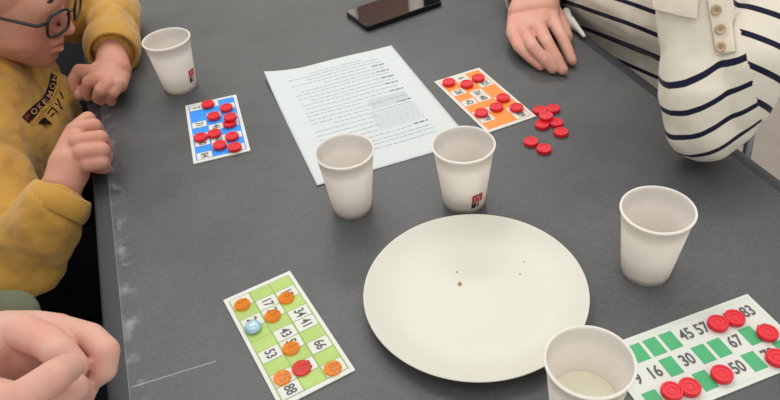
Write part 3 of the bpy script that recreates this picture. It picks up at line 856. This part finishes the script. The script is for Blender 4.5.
def chair(label, c, rot, seat_z=.42):
    t = thing('chair', label, 'chair', (c[0], c[1], 0), rot, 'black chairs along the table')
    bm = bmesh.new(); rounded(bm, .21, .21, .05, seat_z - .02, seat_z); bevel(bm, .006, 2, 50); from_bm('seat', bm, M_black, t)
    bm = bmesh.new(); b0 = []
    for k in range(13):
        a = (k / 12 - .5); y = a * .40; x = -.215 - .03 * (1 - (2 * a) ** 2)
        b0.append((x, y))
    V = [[bm.verts.new((x + dx - (z - seat_z) * .15, y, z)) for (x, y) in b0] for z, dx in ((seat_z + .16, 0), (seat_z + .40, 0), (seat_z + .40, -.012), (seat_z + .16, -.012))]
    for i in range(4):
        A, B = V[i], V[(i + 1) % 4]
        for k in range(12): bm.faces.new([A[k], A[k + 1], B[k + 1], B[k]])
    bm.faces.new([V[i][0] for i in range(4)][::-1]); bm.faces.new([V[i][-1] for i in range(4)])
    bmesh.ops.recalc_face_normals(bm, faces=bm.faces); from_bm('backrest', bm, M_black, t)
    for sy in (-1, 1):
        bm = bmesh.new(); tube(bm, [(.18, sy * .17, seat_z - .021), (.20, sy * .19, 0)], .011); from_bm('leg', bm, M_metal, t)
        bm = bmesh.new(); tube(bm, [(-.20, sy * .17, seat_z - .021), (-.23, sy * .19, 0)], .011); from_bm('leg', bm, M_metal, t)
        bm = bmesh.new(); tube(bm, [(-.195, sy * .19, seat_z - .01), (-.24, sy * .19, seat_z + .2), (-.262, sy * .19, seat_z + .3)], .010); from_bm('back_post', bm, M_metal, t)
    return t
chair('black chair under the child in the mustard sweatshirt', (-.69, .90), TA)
chair('empty black chair beyond the child in the mustard sweatshirt', (-.82, 1.68), TA)

chair('black chair nearest on the left, under the adult with clasped hands', (-.82, .42), .05)
# ---------------------------------------------------------------- adult hands, near left
ad = person('adult with clasped bare hands and an olive sleeve at the near left corner', (0, 0, 0))
bm = bmesh.new(); zA = .165
A = lambda u, v, dz=0: P(u, v, zA + dz)
# upper hand: back rising from the left, index curled round on the right
hull(bm, [(A(-40, 366, -.01), .026), (A(6, 340, -.004), .0200), (A(2, 362, -.02), .022)])
hull(bm, [(A(6, 338, -.004), .0200), (A(34, 331, -.002), .0150), (A(58, 332, -.004), .0135), (A(48, 346, -.014), .0150), (A(8, 362, -.022), .020)])
hull(bm, [(A(50, 330, -.004), .0130), (A(74, 335, -.004), .0115), (A(74, 352, -.024), .012), (A(50, 356, -.024), .015)])
chain(bm, [(A(66, 332, -.002), .0115), (A(90, 338, .004), .0108), (A(105, 351, .001), .0102), (A(103, 369, -.008), .0096), (A(90, 379, -.014), .0088)])
chain(bm, [(A(64, 342, -.016), .0110), (A(84, 352, -.014), .0100), (A(90, 370, -.022), .0092)])
chain(bm, [(A(66, 352, -.028), .0110), (A(90, 374, -.032), .0094), (A(86, 388, -.036), .0088)])
chain(bm, [(A(60, 362, -.034), .0110), (A(84, 390, -.044), .0094), (A(76, 404, -.048), .0088)])
# thumb of the upper hand coming down over the front
chain(bm, [(A(18, 330, .004), .0135), (A(48, 342, .012), .0122), (A(60, 353, .015), .0116), (A(74, 366, .008), .0098)])
chain(bm, [(A(-40, 366, -.01), .026), (A(-60, 386, -.015), .028), (P(-210, 420, .10), .040)])
def plain_head(bm, c, f, l):
    # head with brow, nose, mouth, chin and ears; f = facing direction, l = its left
    u_ = Vector((0, 0, 1)); q = lambda x, y, z: c + f * x + l * y + u_ * z
    hull(bm, [(q(-.03, 0, .03), .080), (q(.02, 0, .035), .074)])
    hull(bm, [(q(.05, s_ * .03, .0), .034) for s_ in (-1, 1)] + [(q(.045, s_ * .03, -.05), .028) for s_ in (-1, 1)] + [(q(.06, 0, -.095), .020), (q(-.02, .04, -.04), .03), (q(-.02, -.04, -.04), .03)])
    hull(bm, [(q(.085, 0, .0), .008), (q(.105, 0, -.035), .010)]); hull(bm, [(q(.078, .016, -.062), .006), (q(.078, -.016, -.062), .006)])
    for s_ in (-1, 1):
        hull(bm, [(q(-.015, s_ * .080, .005), .009), (q(-.010, s_ * .078, -.030), .007)]); hull(bm, [(q(.077, s_ * .02, .025), .008), (q(.068, s_ * .045, .025), .008)])
    hull(bm, [(q(-.02, 0, -.06), .052), (q(-.05, 0, -.17), .058)])
ahc = Vector((-.74, .40, TZ + .42)); af, al = Vector((.97, -.1, 0)).normalized(), Vector((.1, .97, 0)).normalized()
plain_head(bm, ahc, af, al)
chain(bm, [(P(-210, 420, .10), .040), (Vector((-.82, .56, TZ + .14)), .05)]); chain(bm, [(P(-200, 520, .10), .040), (Vector((-.80, .24, TZ + .14)), .05)]); hull(bm, [(ahc + Vector((-.05, 0, -.17)), .058), (Vector((-.81, .40, TZ + .14)), .06)])
chain(bm, [(Vector((-.82, .56, TZ + .14)), .05), (Vector((-.81, .40, TZ + .14)), .06), (Vector((-.80, .24, TZ + .14)), .05)])
# lower hand: fingers reaching up from the lower left
hull(bm, [(A(-30, 420, -.005), .030), (A(6, 404, .004), .0150), (A(22, 420, -.010), .020)])
chain(bm, [(A(-6, 416, .024), .0136), (A(30, 393, .038), .0108), (A(56, 375, .042), .0100), (A(68, 368, .034), .0092)])
chain(bm, [(A(24, 428, .004), .0130), (A(54, 402, .014), .0112), (A(74, 388, .008), .0098), (A(82, 394, -.010), .0088)])
chain(bm, [(A(34, 438, -.02), .0130), (A(60, 414, -.014), .0112), (A(78, 402, -.020), .0100)])
chain(bm, [(A(-30, 420, -.005), .030), (A(-70, 460, -.02), .028), (P(-200, 520, .10), .040)])
fuse('body', bm, M_skin_adult, ad, .0012, 4, .5)
bm = bmesh.new(); hull(bm, [(ahc + Vector((-.035, 0, .05)), .084), (ahc + Vector((.01, 0, .062)), .072)]); hull(bm, [(ahc + Vector((-.06, 0, -.02)), .066), (ahc + Vector((-.04, 0, .04)), .085)])
wrinkle(fuse('hair', bm, M_hair, ad, .004, 4), .004, 60, seed=12)
bm = bmesh.new(); hull(bm, [(Vector((-.80, .42, TZ - .22)), .095), (Vector((-.80, .54, TZ - .22)), .095)])
for y_ in (.34, .53):
    k_ = Vector((-.22, y_ + .03, TZ - .21)); chain(bm, [(Vector((-.80, y_, TZ - .22)), .092), (k_, .062), (k_ + Vector((.03, 0, -.42)), .045)])
fuse('trousers', bm, M_navy, ad, .006, 6)
bm = bmesh.new()
chain(bm, [(P(10, 318, .085), .026), (P(-30, 330, .09), .036), (P(-120, 370, .10), .045), (P(-200, 420, .08), .055)])
hull(bm, [(P(-200, 420, .08), .055), (P(-260, 520, .05), .06)])
SR, SL = Vector((-.80, .24, TZ + .14)), Vector((-.82, .56, TZ + .14))
chain(bm, [(P(-260, 520, .05), .06), (SR, .07)]); chain(bm, [(P(-200, 420, .08), .055), (SL, .07)])
hull(bm, [(SR, .07), (SL, .07), (Vector((-.80, .40, TZ + .02)), .13), (Vector((-.84, .40, TZ - .2)), .13), (Vector((-.80, .40, TZ + .17)), .07)])
ol = fuse('jacket', bm, M_olive, ad, .004, 8); wrinkle(ol, .004, 30, seed=3)
ol['label'] = 'olive jacket'

# ---------------------------------------------------------------- hand at the far right, grey sleeve
fr = person('person with a grey sleeve and white cuff resting one hand by the orange card', (0, 0, 0))
bm = bmesh.new(); B = P
fw = P(532, -6, .034)
hull(bm, [(fw, .0290), (P(520, 14, .030), .0200), (P(546, 10, .032), .020)])
hull(bm, [(P(519, 12, .026), .018), (P(549, 6, .030), .017), (P(513, 33, .022), .0110), (P(523, 32, .026), .0114), (P(538, 27, .028), .0122), (P(552, 19, .027), .0118)])
fg = [[(P(513, 33, .022), .0110), (P(519, 47, .020), .0086), (P(531, 58, .013), .0080), (P(541, 66, .008), .0070)],
      [(P(523, 32, .026), .0118), (P(534, 48, .030), .0092), (P(545, 60, .019), .0085), (P(553, 69, .008), .0074)],
      [(P(538, 27, .028), .0122), (P(548, 44, .031), .0094), (P(557, 59, .019), .0085), (P(563, 70, .008), .0074)],
      [(P(552, 19, .027), .0118), (P(562, 37, .026), .0092), (P(568, 51, .016), .0083), (P(572, 61, .008), .0072)]]
for f_ in fg: chain(bm, f_)
chain(bm, [(P(550, 8, .020), .015), (P(562, 24, .012), .0110), (P(567, 38, .010), .0092)])
fe = Vector((.36, 1.42, TZ + .045))
chain(bm, [(fw, .0290), (fe, .042)])
fhc = T(.85, 1.44, .47)
plain_head(bm, fhc, -TU, -TV); hull(bm, [(fhc + TU * .05 + Vector((0, 0, -.17)), .058), (T(.90, 1.44, .27), .06)]); hull(bm, [(T(.90, 1.44, .27), .05), (T(.90, 1.36, .22), .05)]); hull(bm, [(T(.90, 1.36, .22), .05), (fe, .042)])
fuse('body', bm, M_skin_far, fr, .0014, 4, .5)
bm = bmesh.new(); hull(bm, [(fhc + TU * .035 + Vector((0, 0, .05)), .084), (fhc - TU * .01 + Vector((0, 0, .062)), .072)]); hull(bm, [(fhc + TU * .06 + Vector((0, 0, -.02)), .066), (fhc + TU * .04 + Vector((0, 0, .04)), .085)])
wrinkle(fuse('hair', bm, M_hair, fr, .004, 4), .004, 60, seed=13)
for f_ in fg:
    p, q = f_[-1][0], f_[-2][0]; d = p - q
    nail(p + Vector((0, 0, .0052)) + d.normalized() * .001, d, Vector((0, 0, 1)), .0048, fr)
d = (fw - fe).normalized()
s0 = fw - d * .10; s1 = fw - d * .002
bm = bmesh.new(); chain(bm, [(fe, .058), (fw - d * .05, .047)]); 
hull(bm, [(T(.90, 1.36, .22), .075), (T(.90, 1.30, -.12), .11), (T(.92, 1.55, .22), .075), (T(.92, 1.50, -.12), .11)]); hull(bm, [(fe, .058), (T(.90, 1.36, .22), .065)])
gs = fuse('sleeve', bm, M_grey, fr, .004, 8); wrinkle(gs, .004, 30, seed=8); gs.name = 'sweater'; gs['label'] = 'grey knitted sweater'
o = sleeve_end('cuff', fw - d * .06, fw + d * .004, .048, .047, M_grey, gs, th=.004, n=48)
o = sleeve_end('undercuff', fw - d * .05, fw + d * .013, .044, .0435, M_white, gs, th=.0035, n=48); o['label'] = 'white cuff'

bm = bmesh.new(); hull(bm, [(T(.90, 1.25, -.23), .095), (T(.90, 1.48, -.23), .095)])
for v_ in (1.18, 1.48):
    k_ = T(.46, v_, -.21); chain(bm, [(T(.90, v_ + .04, -.23), .092), (k_, .062), (k_ + Vector((.03, 0, -.42)), .045)])
fuse('trousers', bm, M_navy, fr, .006, 6)
w = T(.95, 1.52); chair('black chair farthest on the right, under the person with the grey sleeve', (w.x, w.y), TA + PI)
# ---------------------------------------------------------------- woman in striped jersey, right
wm = person('person in a cream and navy striped jersey leaning an elbow on the right side', (0, 0, 0))
E_ = P(706, 124, .052); W_ = P(696, 6, .165); W3 = P(688, -45, .20)
tor0 = T(.80, .86, -.18); S_ = T(.80, .66, .27); S2 = T(.86, 1.02, .27)
bm = bmesh.new()
chain(bm, [(S_, .042), (E_ + Vector((.01, 0, 0)), .032), (W_, .027), (W3, .024)])
hull(bm, [(S_, .045), (S2, .045), (tor0 + Vector((.05, .05, 0)), .08)])
hull(bm, [(T(.86, .78, .28), .05), (T(.84, .78, .36), .045)])
hw_ = W3 + Vector((-.01, .01, .06))
hull(bm, [(W3, .024), (hw_, .024), (hw_ + Vector((-.02, .02, .03)), .02)])
for k in range(4):
    b0 = hw_ + Vector((-.02 - .004 * k, .035 - .018 * k, .03)); chain(bm, [(b0, .009), (b0 + Vector((-.012, .004, .032)), .0085), (b0 + Vector((.010, .010, .045)), .008), (b0 + Vector((.018, .010, .03)), .0075)])
chain(bm, [(hw_, .014), (hw_ + Vector((.02, -.02, .03)), .010), (hw_ + Vector((.02, -.02, .055)), .009)])
# head, above the picture
hc = T(.74, .82, .50)
ellip(bm, hc, (.095, .078, .12)); hull(bm, [(T(.84, .78, .34), .05), (hc + Vector((.02, 0, -.07)), .05)])
ellip(bm, hc + Vector((-.095, -.02, -.02)), (.014, .012, .022))
fuse('body', bm, M_skin_far, wm, .003, 5)
bm = bmesh.new(); ellip(bm, hc + Vector((.03, .01, .02)), (.10, .095, .125)); ellip(bm, hc + Vector((.07, .02, -.09)), (.055, .08, .12)); wh = fuse('hair', bm, M_hair, wm, .004, 5); wrinkle(wh, .004, 60, seed=9)

bm = bmesh.new()
hull(bm, [(E_ + Vector((-.002, .0, -.004)), .042), (E_ + Vector((.022, .004, .004)), .040), (P(703, 92, .085), .0480)])
hull(bm, [(P(703, 92, .085), .0480), (P(702, 48, .125), .0450)])
hull(bm, [(P(702, 48, .125), .0450), (W_, .0430)])
hull(bm, [(W_, .0430), (W3, .040)])
hull(bm, [(E_ + Vector((.020, .004, .004)), .040), (P(752, 62, .125), .045)])
hull(bm, [(P(752, 62, .125), .045), (S_, .060)])
hull(bm, [(T(.735, .95, .06), .100), (T(.735, .86, .10), .09), (T(.80, .90, -.18), .10), (T(.80, .98, -.18), .10), (S_, .055), (S2, .06), (T(.80, .98, .20), .09)])
hull(bm, [(T(.705, .955, .045), .088), (T(.712, .80, .055), .085), (T(.74, .88, .16), .09)])
jr = fuse('striped_jersey', bm, M_stripe, wm, .0022, 10)
wrinkle(jr, .0035, 22, seed=11)
# stripe coordinate
me = jr.data
me.attributes.new('stripe', 'FLOAT', 'CORNER')
fwv = Vector((0, math.cos(PITCH), -math.sin(PITCH))); upv = Vector((0, math.sin(PITCH), math.cos(PITCH))); rtv = Vector((1, 0, 0))
rt_, up_ = math.cos(ROLL) * rtv + math.sin(ROLL) * upv, -math.sin(ROLL) * rtv + math.cos(ROLL) * upv
# ring normals of the forearm, upper arm and torso (directions in the room)
n_f = rt_ * -.66 + up_ * .78 - fwv * .42
n_u = rt_ * .42 + up_ * .90 - fwv * .22
n_t = rt_ * .40 + up_ * .91 - fwv * .30
BV = bvh_of(jr)
def anchor(u, v):
    h_ = BV.ray_cast(CAM, ray(u, v).normalized())[0]
    return h_ if h_ is not None else P(u, v, .05)
a_f, a_u, a_t = anchor(688, 82), anchor(762, 39), anchor(630, 46)
def seg_d(p, a, b):
    ab = b - a; t = max(0, min(1, (p - a).dot(ab) / ab.length_squared)); return (p - (a + ab * t)).length
seam = ray(757, 100).cross(ray(733, 0)); seam *= -1 if (E_ - CAM).dot(seam) > 0 else 1      # plane of the crease between forearm and upper arm
vals = np.zeros(len(me.loops), dtype=np.float32); U0 = P(764, 104, .08); Ta, Tb = T(.735, .95, .04), T(.735, .80, .08)
for pl in me.polygons:
    p = pl.center
    df = seg_d(p, E_, W3); du = seg_d(p, U0, S_); dt = seg_d(p, Ta, Tb) - .045
    k = 2 if dt < min(df, du) else (0 if (p - CAM).dot(seam) < 0 else 1)
    for li in pl.loop_indices:
        p = me.vertices[me.loops[li].vertex_index].co
        if k == 0:
            s = (p - a_f).dot(n_f) / .0295 + .5
            if s > .8: s = .95
        elif k == 1: s = (p - a_u).dot(n_u) / .0295 + .5
        else: s = (p - a_t).dot(n_t) / .0270 + .5
        vals[li] = s + 20
me.attributes['stripe'].data.foreach_set('value', vals)
# plain cream cuff with button tab
BV = bvh_of(jr)
def on_j(u, v, lift=.002):
    loc, nor, idx, dist = BV.ray_cast(CAM, ray(u, v).normalized()); return (loc + nor * lift, nor) if loc is not None else (None, None)
def cloth_patch(name, poly, lift, th, m, parent, n=14, edge=.0):
    """a piece of cloth lying on the jersey: poly = 4 corner pixels (tl, tr, br, bl)"""
    bm = bmesh.new(); g = []
    for j in range(n + 1):
        row = []
        for i in range(n + 1):
            s, t = i / n, j / n
            a = Vector(poly[0] + (0,)).lerp(Vector(poly[1] + (0,)), s); b = Vector(poly[3] + (0,)).lerp(Vector(poly[2] + (0,)), s); q = a.lerp(b, t)
            w, nn = on_j(q.x, q.y, lift)
            row.append((w, nn))
        g.append(row)
    V = [[bm.verts.new(w) if w is not None else None for w, _ in row] for row in g]
    for j in range(n):
        for i in range(n):
            q = (V[j][i], V[j][i + 1], V[j + 1][i + 1], V[j + 1][i])
            if None in q or max((q[0].co - q[2].co).length, (q[1].co - q[3].co).length) > .03: continue
            bm.faces.new(q)
    bmesh.ops.delete(bm, geom=[v for v in bm.verts if not v.link_faces], context='VERTS')
    o = from_bm(name, bm, m, parent)
    so = o.modifiers.new('s', 'SOLIDIFY'); so.thickness = th; so.offset = 0
    be = o.modifiers.new('b', 'SUBSURF'); be.levels = 1; be.render_levels = 1
    return o
tab = cloth_patch('button_tab', [(705, -8), (729, -8), (737, 53), (716, 56)], .0030, .0030, M_cream, jr)
tab['label'] = 'cream button tab'
for (bu, bv) in ((714.5, 10.5), (718.5, 30), (722.5, 48.5)):
    w, nn = on_j(bu, bv, .0050)
    if w is None: continue
    zq = nn.to_track_quat('Z', 'Y').to_matrix().to_4x4(); M_ = Matrix.Translation(w) @ zq
    bm = bmesh.new(); lathe(bm, [(0, .0006), (.0030, .0008), (.0042, .0020), (.0053, .0020), (.0057, .0012), (.0055, 0), (0, 0)], 28)
    for k in range(4):
        a = k * PI / 2 + .5; c = Vector((.0013 * math.cos(a), .0013 * math.sin(a), .0009))
        t2 = bmesh.new(); bmesh.ops.create_circle(t2, cap_ends=True, radius=.0005, segments=8)
        for v in t2.verts: v.co += c
        for f_ in t2.faces: f_.material_index = 1
        m_ = bpy.data.meshes.new('t'); t2.to_mesh(m_); t2.free(); bm.from_mesh(m_); bpy.data.meshes.remove(m_)
    for v in bm.verts: v.co = M_ @ v.co
    for f_ in bm.faces:
        if len(f_.verts) == 8: f_.material_index = 1
    bmesh.ops.recalc_face_normals(bm, faces=bm.faces)
    from_bm('button', bm, [M_button, M_printdark], jr)
fl = cloth_patch('turned_cuff', [(655, -10), (700, -10), (697, 20), (658, 10)], .0050, .0035, M_cream, jr)
bm = bmesh.new(); hull(bm, [(P(566, 12, .010), .007), (P(571, 24, .006), .006)]); hull(bm, [(P(571, 24, .006), .006), (P(578, 31, .004), .003)]); hull(bm, [(P(571, 20, .010), .006), (P(584, 36, .006), .003)])
fuse('shirt_hem', bm, M_white, wm, .0012, 3)['label'] = 'white shirt hem showing under the jersey'
# trousers
bm = bmesh.new()
hp1, hp2 = T(.80, .85, -.225), T(.82, .98, -.225); k1, k2 = T(.42, .82, -.20), T(.44, .98, -.20)
hull(bm, [(hp1, .09), (hp2, .09)])
for hp, kn in ((hp1, k1), (hp2, k2)):
    chain(bm, [(hp, .09), (kn, .065)]); chain(bm, [(kn, .065), (Vector((kn.x + .03, kn.y, .10)), .045)])
fuse('jeans', bm, M_denim, wm, .006, 6)
for kn in (k1, k2):
    bm = bmesh.new(); hull(bm, [(Vector((kn.x + .05, kn.y, .045)), .034), (Vector((kn.x - .10, kn.y - .03, .032)), .028), (Vector((kn.x + .03, kn.y, .08)), .038)])
    fuse('shoe', bm, M_black, wm, .005, 4)
w = T(.93, 1.11); wc = chair('black chair under the person in the striped jersey', (w.x, w.y), TA + PI); wc.scale = (1, .85, 1)

# ================================================================ LIGHT
def area(name, loc, size, energy, rot=(0, 0, 0), col=(1, 1, 1), sy=None):
    l = bpy.data.lights.new(name, 'AREA'); l.energy = energy; l.size = size; l.color = col
    if sy: l.shape = 'RECTANGLE'; l.size_y = sy
    o = bpy.data.objects.new(name, l); COL.objects.link(o); o.location = loc; o.rotation_euler = rot; return o
# unseen dark boards added on the back wall to be reflected in the phone
bm = bmesh.new(); add_box(bm, -.10, .30, 5.17, 5.2, 2.35, 4.0); struct('reflection_board_1', bm, M_door)
bm = bmesh.new(); add_box(bm, .42, 1.5, 5.17, 5.2, 2.35, 4.0); struct('reflection_board_2', bm, M_navy)
area('overhead_light', (-.9, 2.2, 3.6), 1.4, 30, col=(1, .985, .96), sy=.7)
area('overhead_light', (.2, 4.2, 3.7), 1.6, 46, col=(1, .985, .96), sy=.6)  # added lamp, brightens the back wall for table sheen and phone reflection
area('overhead_light', (1.2, 2.0, 3.6), 1.4, 14, col=(1, .985, .96), sy=.7)
area('overhead_light', (.2, -.2, 3.6), 1.4, 10, col=(1, .985, .96), sy=.7)

w = bpy.data.worlds.new('room'); scene.world = w; w.use_nodes = True
bg = w.node_tree.nodes['Background']; bg.inputs[0].default_value = (1, .995, .975, 1); bg.inputs[1].default_value = .98

# ================================================================ CAMERA
cd = bpy.data.cameras.new('camera'); cam = bpy.data.objects.new('camera', cd); COL.objects.link(cam); scene.camera = cam
cd.sensor_fit = 'HORIZONTAL'; cd.sensor_width = 36; cd.lens = F / 780 * 36; cd.clip_start = .01
fwv = Vector((0, math.cos(PITCH), -math.sin(PITCH))); upv = Vector((0, math.sin(PITCH), math.cos(PITCH))); rtv = Vector((1, 0, 0))
rt2 = math.cos(ROLL) * rtv + math.sin(ROLL) * upv; up2 = -math.sin(ROLL) * rtv + math.cos(ROLL) * upv
Mx = Matrix((rt2, up2, -fwv)).transposed().to_4x4(); Mx.translation = CAM; cam.matrix_world = Mx

scene.view_settings.view_transform = 'Standard'; scene.view_settings.look = 'None'
scene.view_settings.exposure = 0; scene.view_settings.gamma = 1; scene.view_settings.use_curve_mapping = False
